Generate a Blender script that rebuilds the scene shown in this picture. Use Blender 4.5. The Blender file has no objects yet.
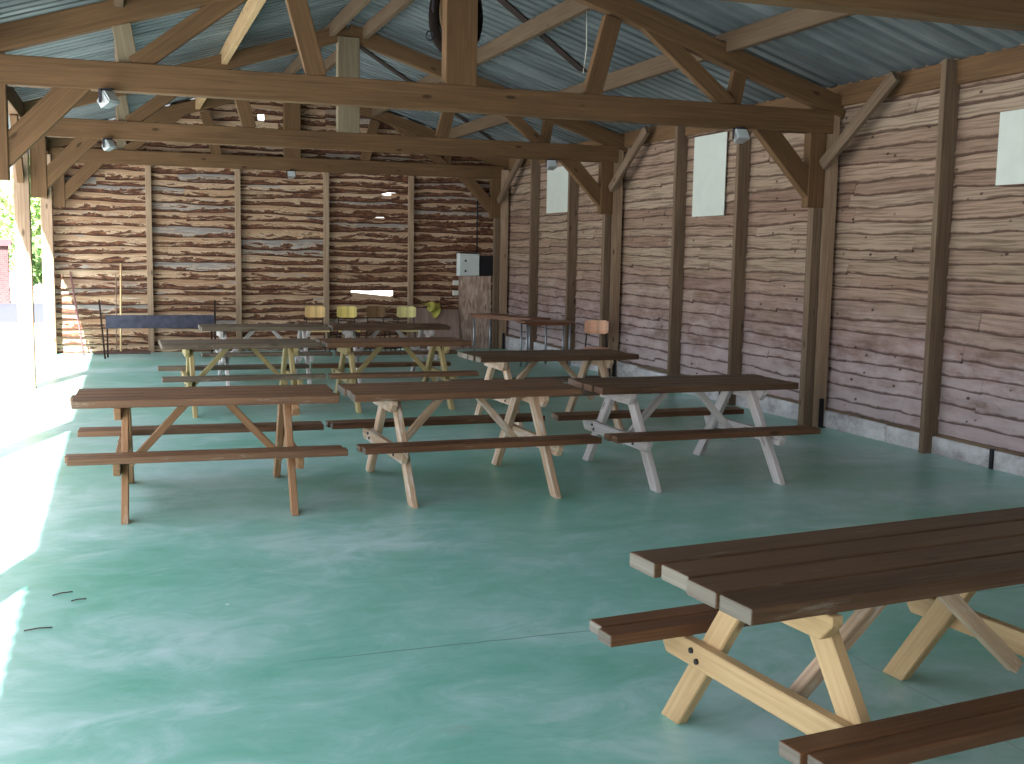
import bpy, math, random
from mathutils import Vector, Matrix
random.seed(7)
C = bpy.context.scene.collection
scene = bpy.context.scene

# ------------------------------------------------------------------ helpers
def srgb(r, g, b):
    f = lambda c: (c/255/12.92) if c/255 <= .04045 else ((c/255+.055)/1.055)**2.4
    return (f(r), f(g), f(b), 1)

class MB:
    """collects boxes, beams and tubes; build() links them as one mesh object"""
    def __init__(self): self.v = []; self.f = []; self.uv = []; self.mi = []; self.sm = []
    def face(self, idx, uvs, mi=0, smooth=False):
        self.f.append(idx); self.uv.append(uvs); self.mi.append(mi); self.sm.append(smooth)
    def prism(self, ring0, ring1, L, mi=0, mend=None, smooth=False, cap=True, u0=None, v0=None):
        """two matching rings of points joined along a length; u runs along the grain"""
        n = len(ring0); b = len(self.v)
        self.v += [Vector(p) for p in ring0] + [Vector(p) for p in ring1]
        u0 = random.uniform(0, 40) if u0 is None else u0; v0 = random.uniform(0, 40) if v0 is None else v0
        acc = [0]
        for i in range(n): acc.append(acc[-1] + (Vector(ring0[(i+1) % n])-Vector(ring0[i])).length)
        for i in range(n):
            j = (i+1) % n
            self.face([b+i, b+j, b+n+j, b+n+i], [(u0, v0+acc[i]), (u0, v0+acc[i+1]), (u0+L, v0+acc[i+1]), (u0+L, v0+acc[i])], mi, smooth)
        if cap:
            me = mi if mend is None else mend
            c0 = Vector(ring0[0]); e1 = (Vector(ring0[1])-c0)
            e1 = e1.normalized() if e1.length > 1e-9 else Vector((1, 0, 0))
            nn = (Vector(ring1[0])-c0)
            nn = nn.normalized() if nn.length > 1e-9 else Vector((0, 0, 1))
            e2 = nn.cross(e1)
            uvp = lambda p: ((Vector(p)-c0).dot(e1)*.35+u0, (Vector(p)-c0).dot(e2)+v0)
            self.face([b+i for i in range(n-1, -1, -1)], [uvp(ring0[i]) for i in range(n-1, -1, -1)], me)
            self.face([b+n+i for i in range(n)], [uvp(ring1[i]) for i in range(n)], me)
    def beam(self, p0, p1, w, h, up=(0, 0, 1), mi=0, mend=None):
        """rectangular timber from p0 to p1; h is measured along 'up', w across"""
        p0 = Vector(p0); p1 = Vector(p1); d = (p1-p0); L = d.length; d = d/L
        up = Vector(up); up = (up-d*up.dot(d)).normalized(); s = d.cross(up)
        o = [(-w/2, -h/2), (w/2, -h/2), (w/2, h/2), (-w/2, h/2)]
        self.prism([p0+s*a+up*c for a, c in o], [p1+s*a+up*c for a, c in o], L, mi, mend)
    def box(self, lo, hi, mi=0, mend=None, axis=None):
        lo = Vector(lo); hi = Vector(hi); s = hi-lo
        ax = max(range(3), key=lambda i: s[i]) if axis is None else axis
        a, b = [(1, 2), (2, 0), (0, 1)][ax]
        def P(t, p, q):
            r = [0, 0, 0]; r[ax] = t; r[a] = p; r[b] = q; return Vector(r)
        rr = [(lo[a], lo[b]), (hi[a], lo[b]), (hi[a], hi[b]), (lo[a], hi[b])]
        self.prism([P(lo[ax], *q) for q in rr], [P(hi[ax], *q) for q in rr], s[ax], mi, mend)
    def tube(self, pts, r, n=8, mi=0, closed=False):
        pts = [Vector(p) for p in pts]; m = len(pts)
        rr = r if isinstance(r, (list, tuple)) else [r]*m
        rings = []; ref = None
        for i, p in enumerate(pts):
            if closed: t = pts[(i+1) % m]-pts[i-1]
            else: t = pts[min(i+1, m-1)]-pts[max(i-1, 0)]
            t.normalize()
            if ref is None: ref = t.orthogonal().normalized()
            ref = (ref-t*ref.dot(t)).normalized(); b = t.cross(ref)
            rings.append([p+(ref*math.cos(2*math.pi*k/n)+b*math.sin(2*math.pi*k/n))*rr[i] for k in range(n)])
        b0 = len(self.v)
        for ring in rings: self.v += ring
        segs = m if closed else m-1
        for i in range(segs):
            j = (i+1) % m
            for k in range(n):
                l = (k+1) % n
                self.face([b0+i*n+k, b0+i*n+l, b0+j*n+l, b0+j*n+k], [(i*.1, k*.02), (i*.1, k*.02+.02), (i*.1+.1, k*.02+.02), (i*.1+.1, k*.02)], mi, True)
        if not closed:
            self.face([b0+k for k in range(n-1, -1, -1)], [(0, 0)]*n, mi)
            self.face([b0+(m-1)*n+k for k in range(n)], [(0, 0)]*n, mi)
    def build(self, name, mats, parent=None, bevel=0, seg=1, loc=None):
        me = bpy.data.meshes.new(name)
        me.from_pydata([tuple(p) for p in self.v], [], self.f)
        uv = me.uv_layers.new(name='UVMap')
        k = 0
        for us in self.uv:
            for u in us: uv.data[k].uv = u; k += 1
        mats = mats if isinstance(mats, (list, tuple)) else [mats]
        for m in mats: me.materials.append(m)
        for p, mi, sm in zip(me.polygons, self.mi, self.sm): p.material_index = mi; p.use_smooth = sm
        import bmesh
        bm = bmesh.new(); bm.from_mesh(me); bmesh.ops.recalc_face_normals(bm, faces=bm.faces); bm.to_mesh(me); bm.free()
        o = bpy.data.objects.new(name, me); C.objects.link(o)
        if parent: o.parent = parent
        if loc: o.location = loc
        if bevel:
            b = o.modifiers.new('bevel', 'BEVEL'); b.width = bevel; b.segments = seg; b.limit_method = 'ANGLE'
        return o

def thing(name, label, cat, loc=(0, 0, 0), rz=0, group=None):
    o = bpy.data.objects.new(name, None); C.objects.link(o)
    o.location = loc; o.rotation_euler = (0, 0, rz); o.empty_display_size = .2
    return tag(o, label, cat, group)
def tag(o, label, cat, group=None):
    o['label'] = label; o['category'] = cat
    if group: o['group'] = group
    return o
def struct(o): o['kind'] = 'structure'; return o
def copy_tree(o, parent=None):
    c = o.copy(); C.objects.link(c)
    if parent: c.parent = parent
    for ch in list(o.children): copy_tree(ch, c)
    return c

# ------------------------------------------------------------------ materials
class NT:
    def __init__(self, name):
        self.m = bpy.data.materials.new(name); self.m.use_nodes = True
        self.t = self.m.node_tree; self.t.nodes.clear()
        self.out = self.n('ShaderNodeOutputMaterial'); self.b = self.n('ShaderNodeBsdfPrincipled')
        self.l(self.b.outputs[0], self.out.inputs[0])
    def n(self, t, **k):
        o = self.t.nodes.new(t)
        for a, v in k.items(): setattr(o, a, v)
        return o
    def l(self, a, b): self.t.links.new(a, b)
    def map(self, src, scale, loc=(0, 0, 0)):
        m = self.n('ShaderNodeMapping'); m.inputs['Scale'].default_value = scale; m.inputs['Location'].default_value = loc
        self.l(src, m.inputs['Vector']); return m.outputs[0]
    def noise(self, vec, scale=1, detail=4, rough=.55, dist=0):
        o = self.n('ShaderNodeTexNoise'); o.inputs['Scale'].default_value = scale; o.inputs['Detail'].default_value = detail
        o.inputs['Roughness'].default_value = rough; o.inputs['Distortion'].default_value = dist
        self.l(vec, o.inputs['Vector']); return o.outputs['Fac']
    def ramp(self, fac, stops, interp='LINEAR'):
        r = self.n('ShaderNodeValToRGB'); r.color_ramp.interpolation = interp
        while len(r.color_ramp.elements) < len(stops): r.color_ramp.elements.new(.5)
        for e, (p, c) in zip(r.color_ramp.elements, stops):
            e.position = p; e.color = c if len(c) == 4 else (*c, 1)
        self.l(fac, r.inputs[0]); return r.outputs[0]
    def step(self, fac, a, b):
        """smooth 0..1 step from a to b"""
        r = self.n('ShaderNodeMapRange', interpolation_type='SMOOTHSTEP')
        r.inputs['From Min'].default_value = a; r.inputs['From Max'].default_value = b
        self.l(fac, r.inputs['Value']); return r.outputs[0]
    def mix(self, fac, a, b, blend='MIX'):
        m = self.n('ShaderNodeMix', data_type='RGBA', blend_type=blend)
        for s, x in ((m.inputs[0], fac), (m.inputs[6], a), (m.inputs[7], b)):
            if hasattr(x, 'is_output'): self.l(x, s)
            else: s.default_value = x
        return m.outputs[2]
    def math(self, op, a, b=0.0, c=None):
        m = self.n('ShaderNodeMath', operation=op)
        for s, x in zip(m.inputs, (a, b, c)):
            if x is None: continue
            if hasattr(x, 'is_output'): self.l(x, s)
            else: s.default_value = x
        return m.outputs[0]
    def uv(self): return self.n('ShaderNodeTexCoord').outputs['UV']
    def obj(self): return self.n('ShaderNodeTexCoord').outputs['Object']
    def island(self): return self.n('ShaderNodeNewGeometry').outputs['Random Per Island']
    def sep(self, v):
        s = self.n('ShaderNodeSeparateXYZ'); self.l(v, s.inputs[0]); return s.outputs
    def bump(self, h, strength=.3, dist=.01):
        b = self.n('ShaderNodeBump'); b.inputs['Strength'].default_value = strength; b.inputs['Distance'].default_value = dist
        self.l(h, b.inputs['Height']); self.l(b.outputs[0], self.b.inputs['Normal'])
    def fin(self, col=None, rough=.6, metal=0, spec=.5):
        if col is not None:
            if hasattr(col, 'is_output'): self.l(col, self.b.inputs['Base Color'])
            else: self.b.inputs['Base Color'].default_value = col
        if hasattr(rough, 'is_output'): self.l(rough, self.b.inputs['Roughness'])
        else: self.b.inputs['Roughness'].default_value = rough
        self.b.inputs['Metallic'].default_value = metal
        self.b.inputs['Specular IOR Level'].default_value = spec
        return self.m

def wood(name, light, mid, dark, rough=.7, spec=.3, wear=None, wear_amt=.5, knots=True, grain=45):
    """planed timber: grain runs along u of the UV map"""
    t = NT(name); uv = t.uv()
    fine = t.noise(t.map(uv, (1.6, grain, 1)), 1.0, 6, .65, .4)
    broad = t.noise(t.map(uv, (.9, 5, 1)), 1.0, 3, .5)
    col = t.ramp(t.math('ADD', t.math('MULTIPLY', fine, .6), t.math('MULTIPLY', broad, .4)), [(.32, dark), (.5, mid), (.68, light)])
    isl = t.island()
    col = t.mix(t.math('MULTIPLY', isl, .35), col, mid)
    hsv = t.n('ShaderNodeHueSaturation'); t.l(col, hsv.inputs['Color'])
    t.l(t.math('ADD', t.math('MULTIPLY', isl, .4), .8), hsv.inputs['Value']); col = hsv.outputs[0]
    if knots:
        v = t.n('ShaderNodeTexVoronoi', feature='F1'); v.inputs['Scale'].default_value = 1
        t.l(t.map(uv, (2.1, 6.0, 1)), v.inputs['Vector'])
        col = t.mix(t.math('MULTIPLY', t.step(v.outputs['Distance'], .14, .05), .75), col, tuple(c*.45 for c in dark[:3])+(1,))
    if wear is not None:
        w = t.noise(t.map(uv, (2.5, 14, 1)), 1.0, 6, .7)
        col = t.mix(t.step(w, .62-.3*wear_amt, .75-.3*wear_amt), col, wear)
    t.bump(fine, .25, .004)
    return t.fin(col, rough, 0, spec)

def plain(name, col, rough=.6, metal=0, var=.15, spec=.5, scale=6):
    t = NT(name); n = t.noise(t.obj(), scale, 5, .6)
    dk = tuple(c*(1-var*2) for c in col[:3])+(1,)
    return t.fin(t.ramp(n, [(.3, dk), (.65, col)]), rough, metal, spec)

M = {}
M['truss'] = wood('truss_timber', srgb(119, 91, 65), srgb(94, 71, 49), srgb(63, 46, 32), .75, .2)
M['truss_side_lit'] = wood('side_lit_timber', srgb(179, 155, 118), srgb(156, 130, 97), srgb(124, 98, 72), .75, .2)  # paler timber tone for one purlin, side light put into its colour
M['truss_grey'] = wood('grey_timber', srgb(140, 128, 108), srgb(114, 103, 85), srgb(88, 78, 62), .8, .2)
M['post'] = wood('weathered_post_timber', srgb(178, 158, 136), srgb(144, 122, 102), srgb(102, 82, 68), .8, .2)
M['stud'] = wood('stud_timber', srgb(128, 111, 93), srgb(104, 87, 72), srgb(75, 60, 50), .8, .2)
M['purlin'] = wood('purlin_timber', srgb(104, 89, 71), srgb(89, 73, 58), srgb(66, 53, 41), .8, .2)
M['top'] = wood('stained_table_top', srgb(116, 90, 68), srgb(90, 66, 48), srgb(58, 40, 28), .5, .4, srgb(122, 110, 97), .12, grain=60)
M['top_warm'] = wood('warm_stained_table_top', srgb(139, 106, 81), srgb(113, 81, 59), srgb(77, 54, 40), .5, .4, srgb(143, 129, 114), .15, grain=60)
M['top_grey'] = wood('greyed_table_top', srgb(128, 115, 100), srgb(103, 90, 76), srgb(72, 61, 51), .6, .35, srgb(145, 137, 124), .2, grain=60)
M['seat'] = wood('stained_seat', srgb(129, 91, 63), srgb(99, 66, 44), srgb(60, 40, 27), .5, .4, srgb(142, 122, 103), .1, grain=60)
M['end'] = wood('pale_end_grain', srgb(133, 129, 121), srgb(111, 105, 96), srgb(82, 74, 66), .85, .2, knots=False)
M['leg_new'] = wood('fresh_pine', srgb(185, 162, 124), srgb(167, 140, 103), srgb(136, 107, 73), .65, .3)
M['leg_brown'] = wood('brown_leg_timber', srgb(170, 135, 103), srgb(140, 106, 78), srgb(102, 73, 53), .7, .3, srgb(176, 163, 147), .15)
M['leg_white'] = wood('whitened_leg_timber', srgb(206, 202, 204), srgb(176, 170, 170), srgb(122, 112, 112), .75, .3, srgb(120, 104, 96), .2)
M['leg_mix'] = wood('half_whitened_leg_timber', srgb(201, 180, 157), srgb(170, 144, 120), srgb(118, 93, 73), .7, .3, srgb(204, 194, 184), .4)
M['leg_olive'] = wood('olive_leg_timber', srgb(186, 170, 128), srgb(156, 140, 100), srgb(112, 98, 68), .7, .3)
M['bolt'] = plain('dark_bolt_steel', srgb(48, 44, 42), .5, .6)
M['iron'] = plain('black_iron', srgb(40, 40, 48), .55, .5)
M['rust'] = plain('rusty_iron', srgb(46, 28, 22), .9, .0, .35, scale=14)
M['grill'] = plain('dark_blue_steel', srgb(80, 78, 98), .5, .4, .25, scale=9)
M['grey_metal'] = plain('galvanised_tube', srgb(158, 166, 178), .35, .7)
M['chrome'] = plain('lamp_aluminium', srgb(190, 194, 198), .35, .6)
M['lens'] = plain('lamp_glass', srgb(210, 220, 226), .12, 0, .05)
M['panel'] = plain('white_board', srgb(200, 208, 202), .45, 0, .03)
M['cabinet'] = plain('cabinet_enamel', srgb(204, 214, 216), .4, 0, .03)
M['blackbox'] = plain('black_plastic', srgb(26, 28, 36), .45, 0, .1)
M['whiteplastic'] = plain('white_plastic', srgb(220, 218, 212), .45, 0, .04)
M['cord'] = plain('white_cord', srgb(224, 220, 210), .7, 0, .05)
M['leather'] = plain('dark_leather', srgb(30, 22, 18), .85, 0, .3, .1, 12)
M['leather_tan'] = plain('tan_leather', srgb(120, 96, 66), .6, 0, .25, scale=12)
M['ply_yellow'] = wood('yellow_plywood', srgb(228, 210, 138), srgb(216, 196, 118), srgb(200, 178, 100), .4, .4, knots=False)
M['ply_pale'] = wood('pale_yellow_plywood', srgb(232, 224, 166), srgb(222, 212, 150), srgb(206, 194, 132), .4, .4, knots=False)
M['ply_orange'] = wood('orange_plywood', srgb(236, 206, 152), srgb(224, 190, 134), srgb(208, 170, 114), .4, .4, knots=False)
M['ply_brown'] = wood('dull_brown_plywood', srgb(140, 112, 82), srgb(116, 90, 64), srgb(88, 66, 46), .5, .3, knots=False)
M['ply_pink'] = wood('pinkish_plywood', srgb(235, 192, 167), srgb(214, 164, 136), srgb(192, 130, 95), .4, .4, knots=False)
M['desk'] = wood('red_brown_desk_top', srgb(139, 97, 73), srgb(114, 74, 53), srgb(85, 51, 37), .35, .5, knots=False)
M['stick_pale'] = wood('pale_stick', srgb(240, 214, 170), srgb(226, 196, 150), srgb(196, 164, 120), .6, .3, knots=False)
M['stick_grey'] = wood('grey_stick', srgb(156, 132, 116), srgb(132, 108, 94), srgb(102, 80, 70), .7, .3, knots=False)
M['stick_purple'] = wood('weathered_stick', srgb(150, 112, 112), srgb(124, 88, 90), srgb(92, 62, 64), .7, .3, knots=False)
M['plank_dark'] = wood('dark_plank', srgb(120, 100, 92), srgb(92, 74, 68), srgb(62, 48, 46), .8, .2)
M['yellow_rag'] = plain('yellow_cloth', srgb(200, 192, 92), .8, 0, .25, scale=9)

def floor_mat():
    t = NT('green_painted_concrete'); o = t.obj()
    big = t.noise(t.map(o, (.55, .9, 1)), 1.0, 5, .6, .6)
    med = t.noise(t.map(o, (2.3, 3.2, 1)), 1.0, 8, .72, .8)
    col = t.ramp(t.math('ADD', t.math('MULTIPLY', big, .55), t.math('MULTIPLY', med, .45)),
                 [(.37, srgb(102, 174, 154)), (.5, srgb(138, 191, 182)), (.63, srgb(184, 214, 215))])
    scuff = t.noise(t.map(o, (1.1, 3.2, 1), (3, 5, 0)), 1.0, 7, .7, 1.2)
    col = t.mix(t.math('MULTIPLY', t.step(scuff, .56, .76), .5), col, srgb(188, 208, 206))
    grey = t.noise(t.map(o, (2.2, 2.2, 1), (9, 2, 0)), 1.0, 4, .6)
    col = t.mix(t.math('MULTIPLY', t.step(grey, .66, .78), .45), col, srgb(150, 158, 150))
    v = t.n('ShaderNodeTexVoronoi', feature='F1'); v.inputs['Scale'].default_value = 1
    wv = t.n('ShaderNodeVectorMath', operation='ADD'); t.l(t.map(o, (2.3, 2.0, 1)), wv.inputs[0])
    nz = t.n('ShaderNodeTexNoise'); nz.inputs['Scale'].default_value = 14; t.l(o, nz.inputs['Vector'])
    sc = t.n('ShaderNodeVectorMath', operation='SCALE'); sc.inputs['Scale'].default_value = .06; t.l(nz.outputs['Color'], sc.inputs[0]); t.l(sc.outputs[0], wv.inputs[1])
    t.l(wv.outputs[0], v.inputs['Vector'])
    col = t.mix(t.step(v.outputs['Distance'], .035, .02), col, srgb(218, 226, 224))
    s = t.sep(o)
    wob = t.math('MULTIPLY', t.math('SUBTRACT', t.noise(o, 2.5, 3), .5), .05)
    for ax, pos, gate in ((1, 4.63, None), (0, 3.03, None), (1, 12.2, None)):
        d = t.math('ABSOLUTE', t.math('SUBTRACT', t.math('ADD', s[ax], wob), pos))
        col = t.mix(t.math('MULTIPLY', t.step(d, .008, .003), t.math('MULTIPLY', t.step(s[0], .5, 1.1), .6)), col, srgb(52, 82, 74) if ax == 1 else srgb(140, 168, 160))
    t.bump(t.noise(o, 14, 4, .5), .04, .006)
    rough = t.math('ADD', t.math('MULTIPLY', med, .2), .22)
    return t.fin(col, rough, 0, .5)
M['floor'] = floor_mat()

def board_mat_right():
    t = NT('rough_sawn_boards'); uv = t.uv(); o = t.obj(); isl = t.island()
    fine = t.noise(t.map(uv, (1.4, 9, 1)), 1.0, 6, .65, .5)
    base = t.ramp(isl, [(0, srgb(155, 135, 117)), (.3, srgb(169, 150, 133)), (.55, srgb(145, 123, 107)), (.8, srgb(165, 141, 124)), (1, srgb(133, 108, 95))])
    col = t.mix(t.step(fine, .34, .58), t.mix(.72, base, srgb(90, 73, 60)), base)
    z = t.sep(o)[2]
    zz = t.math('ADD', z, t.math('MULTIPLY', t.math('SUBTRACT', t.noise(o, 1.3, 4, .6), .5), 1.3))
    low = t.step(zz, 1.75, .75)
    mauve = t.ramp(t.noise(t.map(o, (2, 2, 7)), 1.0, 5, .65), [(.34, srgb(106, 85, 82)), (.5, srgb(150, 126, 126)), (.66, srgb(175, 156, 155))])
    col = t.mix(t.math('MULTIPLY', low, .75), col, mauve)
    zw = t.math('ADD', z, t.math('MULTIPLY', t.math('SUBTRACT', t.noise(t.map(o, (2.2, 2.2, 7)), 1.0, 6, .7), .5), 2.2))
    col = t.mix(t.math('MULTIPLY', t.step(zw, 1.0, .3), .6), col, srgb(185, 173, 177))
    v = t.n('ShaderNodeTexVoronoi', feature='F1'); v.inputs['Scale'].default_value = 1
    t.l(t.map(o, (1, 4.2, 6.5)), v.inputs['Vector'])
    col = t.mix(t.math('MULTIPLY', t.step(v.outputs['Distance'], .13, .05), .85), col, srgb(51, 39, 34))
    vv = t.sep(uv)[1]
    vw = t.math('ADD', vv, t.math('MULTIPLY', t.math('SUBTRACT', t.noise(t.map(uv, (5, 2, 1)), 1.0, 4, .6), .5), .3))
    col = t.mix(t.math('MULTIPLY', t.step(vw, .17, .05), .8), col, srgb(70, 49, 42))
    t.bump(fine, .3, .01)
    return t.fin(col, .85, 0, .2)
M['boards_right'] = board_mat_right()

def board_mat_back():
    t = NT('waney_boards_with_bark'); uv = t.uv(); isl = t.island()
    fine = t.noise(t.map(uv, (1.6, 8, 1)), 1.0, 6, .65, .5)
    base = t.ramp(isl, [(0, srgb(200, 172, 144)), (.35, srgb(178, 146, 118)), (.6, srgb(208, 184, 158)), (.8, srgb(170, 136, 110)), (.86, srgb(160, 158, 156)), (1, srgb(150, 148, 148))])
    col = t.mix(t.step(fine, .35, .62), t.mix(.5, base, srgb(120, 82, 58)), base)
    gp = t.noise(t.map(uv, (.9, 1.2, 1), (5, 3, 0)), 1.0, 4, .6)
    col = t.mix(t.math('MULTIPLY', t.step(gp, .60, .68), .8), col, srgb(158, 158, 160))
    vv = t.sep(uv)[1]
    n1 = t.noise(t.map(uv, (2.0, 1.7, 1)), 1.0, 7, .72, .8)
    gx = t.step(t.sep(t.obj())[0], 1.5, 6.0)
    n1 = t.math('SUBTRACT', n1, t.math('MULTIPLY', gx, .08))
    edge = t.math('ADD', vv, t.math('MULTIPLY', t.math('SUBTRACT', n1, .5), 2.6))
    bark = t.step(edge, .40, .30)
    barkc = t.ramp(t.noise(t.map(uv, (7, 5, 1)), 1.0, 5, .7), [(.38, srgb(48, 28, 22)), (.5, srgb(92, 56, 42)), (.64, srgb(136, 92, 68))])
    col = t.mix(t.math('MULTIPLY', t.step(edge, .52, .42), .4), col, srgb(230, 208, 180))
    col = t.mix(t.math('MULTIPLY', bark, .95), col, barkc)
    col = t.mix(t.math('MULTIPLY', t.step(vv, .15, .04), .8), col, srgb(58, 38, 30))  # dark bark edge, with the shade of the board gaps painted in
    t.bump(t.math('ADD', fine, bark), .5, .012)
    return t.fin(col, .85, 0, .2)
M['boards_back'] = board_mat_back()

def kerb_mat():
    t = NT('whitewashed_kerb'); o = t.obj(); n = t.noise(t.map(o, (3, 3, 5)), 1.0, 6, .7)
    return t.fin(t.ramp(n, [(.3, srgb(130, 122, 124)), (.48, srgb(184, 182, 186)), (.7, srgb(216, 216, 220))]), .85, 0, .2)
M['kerb'] = kerb_mat()

def roof_mat():
    t = NT('galvanised_roof_sheet'); o = t.obj()
    n = t.noise(t.map(o, (.35, 5, .35)), 1.0, 5, .6); n2 = t.noise(o, 1.2, 5, .6)
    col = t.ramp(t.math('ADD', t.math('MULTIPLY', n, .6), t.math('MULTIPLY', n2, .4)), [(.32, srgb(74, 84, 88)), (.5, srgb(104, 114, 118)), (.7, srgb(142, 152, 156))])
    return t.fin(col, .5, .25, .5)
M['roof'] = roof_mat()

def osb_mat():
    t = NT('flaked_chipboard'); o = t.obj()
    v = t.n('ShaderNodeTexVoronoi', feature='F1'); v.inputs['Scale'].default_value = 1
    t.l(t.map(o, (34, 30, 7)), v.inputs['Vector'])
    col = t.ramp(t.sep(v.outputs['Color'])[0], [(0, srgb(150, 128, 116)), (.5, srgb(180, 156, 144)), (1, srgb(206, 186, 174))])
    n = t.noise(t.map(o, (3, 3, 2)), 1.0, 4)
    return t.fin(t.mix(t.math('MULTIPLY', t.step(n, .5, .65), .4), col, srgb(140, 100, 88)), .85, 0, .2)
M['osb'] = osb_mat()
M['lean_board'] = wood('pinkish_board', srgb(182, 158, 150), srgb(158, 134, 126), srgb(126, 102, 96), .8, .2, knots=False, grain=10)

def ground_mat():
    t = NT('pale_gravel'); o = t.obj(); n = t.noise(o, 3, 8, .7)
    return t.fin(t.ramp(n, [(.3, srgb(188, 188, 184)), (.7, srgb(222, 222, 220))]), .95, 0, .1)
M['ground'] = ground_mat()
M['asphalt'] = plain('grey_asphalt', srgb(80, 82, 90), .9, 0, .1, .2)
def brick_mat():
    t = NT('pink_brickwork'); b = t.n('ShaderNodeTexBrick')
    b.inputs['Color1'].default_value = srgb(104, 76, 76); b.inputs['Color2'].default_value = srgb(90, 64, 66)
    b.inputs['Mortar'].default_value = srgb(116, 92, 92); b.inputs['Scale'].default_value = 4
    t.l(t.uv(), b.inputs['Vector']); return t.fin(b.outputs[0], .9, 0, .2)
M['brick'] = brick_mat()
M['tile'] = plain('dark_red_tile', srgb(116, 62, 66), .8, 0, .2)
def leaf_mat(name, a, b):
    t = NT(name); isl = t.island(); col = t.ramp(isl, [(0, a), (1, b)])
    m = t.fin(col, .6, 0, .3); t.b.inputs['Transmission Weight'].default_value = 0
    return m
M['leaf'] = leaf_mat('green_leaves', srgb(132, 166, 94), srgb(178, 202, 134))
M['leaf_dark'] = leaf_mat('dark_green_leaves', srgb(96, 130, 76), srgb(140, 170, 104))
M['bark'] = plain('tree_bark', srgb(96, 80, 66), .9, 0, .3, .2, 10)

# ------------------------------------------------------------------ key dimensions (metres)
XM = 2.92                      # ridge line
TY = [4.93, 9.87, 15.05, 20.12]  # the four trusses
YB = 20.30                     # back wall face
XR = 6.97                      # right wall face
sheet = lambda x: 4.765 - .315*abs(x-XM)     # underside of the roof sheets
fz = lambda y: -.008*max(0, y-8)           # the floor falls gently towards the far wall
raft_hi = lambda x: 4.63 - .315*abs(x-XM)
raft_lo = lambda x: 4.40 - .315*abs(x-XM)

# ------------------------------------------------------------------ setting
b = MB()
for y0, y1 in ((-4.7, 8), (8, 20.5)):
    b.prism([(-1.2, y0, -.4), (7.1, y0, -.4), (7.1, y0, fz(y0)), (-1.2, y0, fz(y0))], [(-1.2, y1, -.4), (7.1, y1, -.4), (7.1, y1, fz(y1)), (-1.2, y1, fz(y1))], y1-y0, cap=(y0 < 0))
struct(b.build('floor', M['floor']))
b = MB(); b.box((-80, -60, -.5), (80, 130, -.2)); struct(b.build('ground', M['ground']))
b = MB(); b.box((-40, 29.6, -.199), (40, 38.6, -.17)); struct(b.build('road', M['asphalt']))

def wavy(rng, amp):
    ks = [(rng.uniform(.8, 2.2), rng.uniform(0, 6.3), .6), (rng.uniform(3, 6), rng.uniform(0, 6.3), .3), (rng.uniform(9, 16), rng.uniform(0, 6.3), .16)]
    return lambda u: amp*sum(a*math.sin(k*u+p) for k, p, a in ks)
def add_board(mb, P, u0, u1, zl, zh, lean0, lean1, th=.02, step=.07, jit=None):
    """one waney-edged board; P(u, d, z) places a point d metres proud of the wall plane"""
    n = max(2, int(abs(u1-u0)/step)); base = len(mb.v); ru = random.uniform(0, 60)
    for i in range(n+1):
        u = u0+(u1-u0)*i/n; a = zl(u); c = max(zh(u), a+.02)
        dj = jit(u) if jit else 0
        mb.v += [P(u, lean0+dj, a), P(u, lean1+dj*.3, c), P(u, lean1-th+dj*.3, c), P(u, lean0-th+dj, a)]
    for i in range(n):
        a = base+4*i; c = a+4; x0 = ru+(u1-u0)*i/n; x1 = ru+(u1-u0)*(i+1)/n
        mb.face([a, c, c+1, a+1], [(x0, 0), (x1, 0), (x1, 1), (x0, 1)])
        mb.face([a+1, c+1, c+2, a+2], [(x0, 1), (x1, 1), (x1, 1), (x0, 1)])
        mb.face([a+2, c+2, c+3, a+3], [(x0, 1), (x1, 1), (x1, 0), (x0, 0)])
        mb.face([a+3, c+3, c, a], [(x0, 0), (x1, 0), (x1, 0), (x0, 0)])
    e = base+4*n
    mb.face([base+3, base+2, base+1, base], [(ru, 0), (ru, 1), (ru, 1), (ru, 0)])
    mb.face([e, e+1, e+2, e+3], [(ru, 0), (ru, 1), (ru, 1), (ru, 0)])

# right wall: long rough boards, wavy lower edges, butt joints at odd places
rng = random.Random(3)
mb = MB(); PR = lambda u, d, z: Vector((XR+.03-d, u, z))
z = .17; rows = []
while z < 3.42:
    h = rng.choice([.11, .12, .13, .14, .15, .17]); rows.append((z, min(h, 3.46-z))); z += h
for (z0, h) in rows:
    u = -4.4
    while u < YB:
        L = rng.uniform(1.3, 4.2); v = min(u+L, YB+.02)
        if YB-v < .6: v = YB+.02
        w = wavy(rng, .022); slope = rng.uniform(-.006, .006)
        mid = (u+v)/2
        zl = lambda t, w=w, s=slope, m=mid: z0+w(t)+s*(t-m)
        zh = lambda t: z0+h+.04
        add_board(mb, PR, u+.004, v-.004, zl, zh, .042+rng.uniform(-.008, .010), .006, jit=wavy(rng, .004))
        u = v
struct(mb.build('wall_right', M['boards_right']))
mb = MB(); y = -4.4
while y < YB-.05:
    L = rng.uniform(.7, 1.9); v = min(y+L, YB)
    mb.box((6.905+rng.uniform(-.006, .006), y+.006, -.13), (7.03, v-.006, .15+rng.uniform(-.012, .012)), axis=1); y = v
o = struct(mb.build('baseboard_right', M['kerb'], bevel=.008))
for yy, l in ((7.42, 'black iron strap on the whitewashed kerb under the cut-off white board'), (11.95, 'black iron strap on the whitewashed kerb behind the whitish-legged table')):
    sb = MB(); sb.box((-.012, -.02, -.01), (.0, .02, .17)); sb.tube([(-.012, 0, .06), (-.02, 0, .06)], .01, 8)
    tag(sb.build('iron_strap', M['iron'], None, loc=(6.9, yy, fz(yy))), l, 'strap', 'iron straps on the kerb')
mb = MB(); mb.box((6.93, -4.4, .15), (7.0, YB, .18)); struct(mb.build('trim_1', M['stud']))

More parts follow.
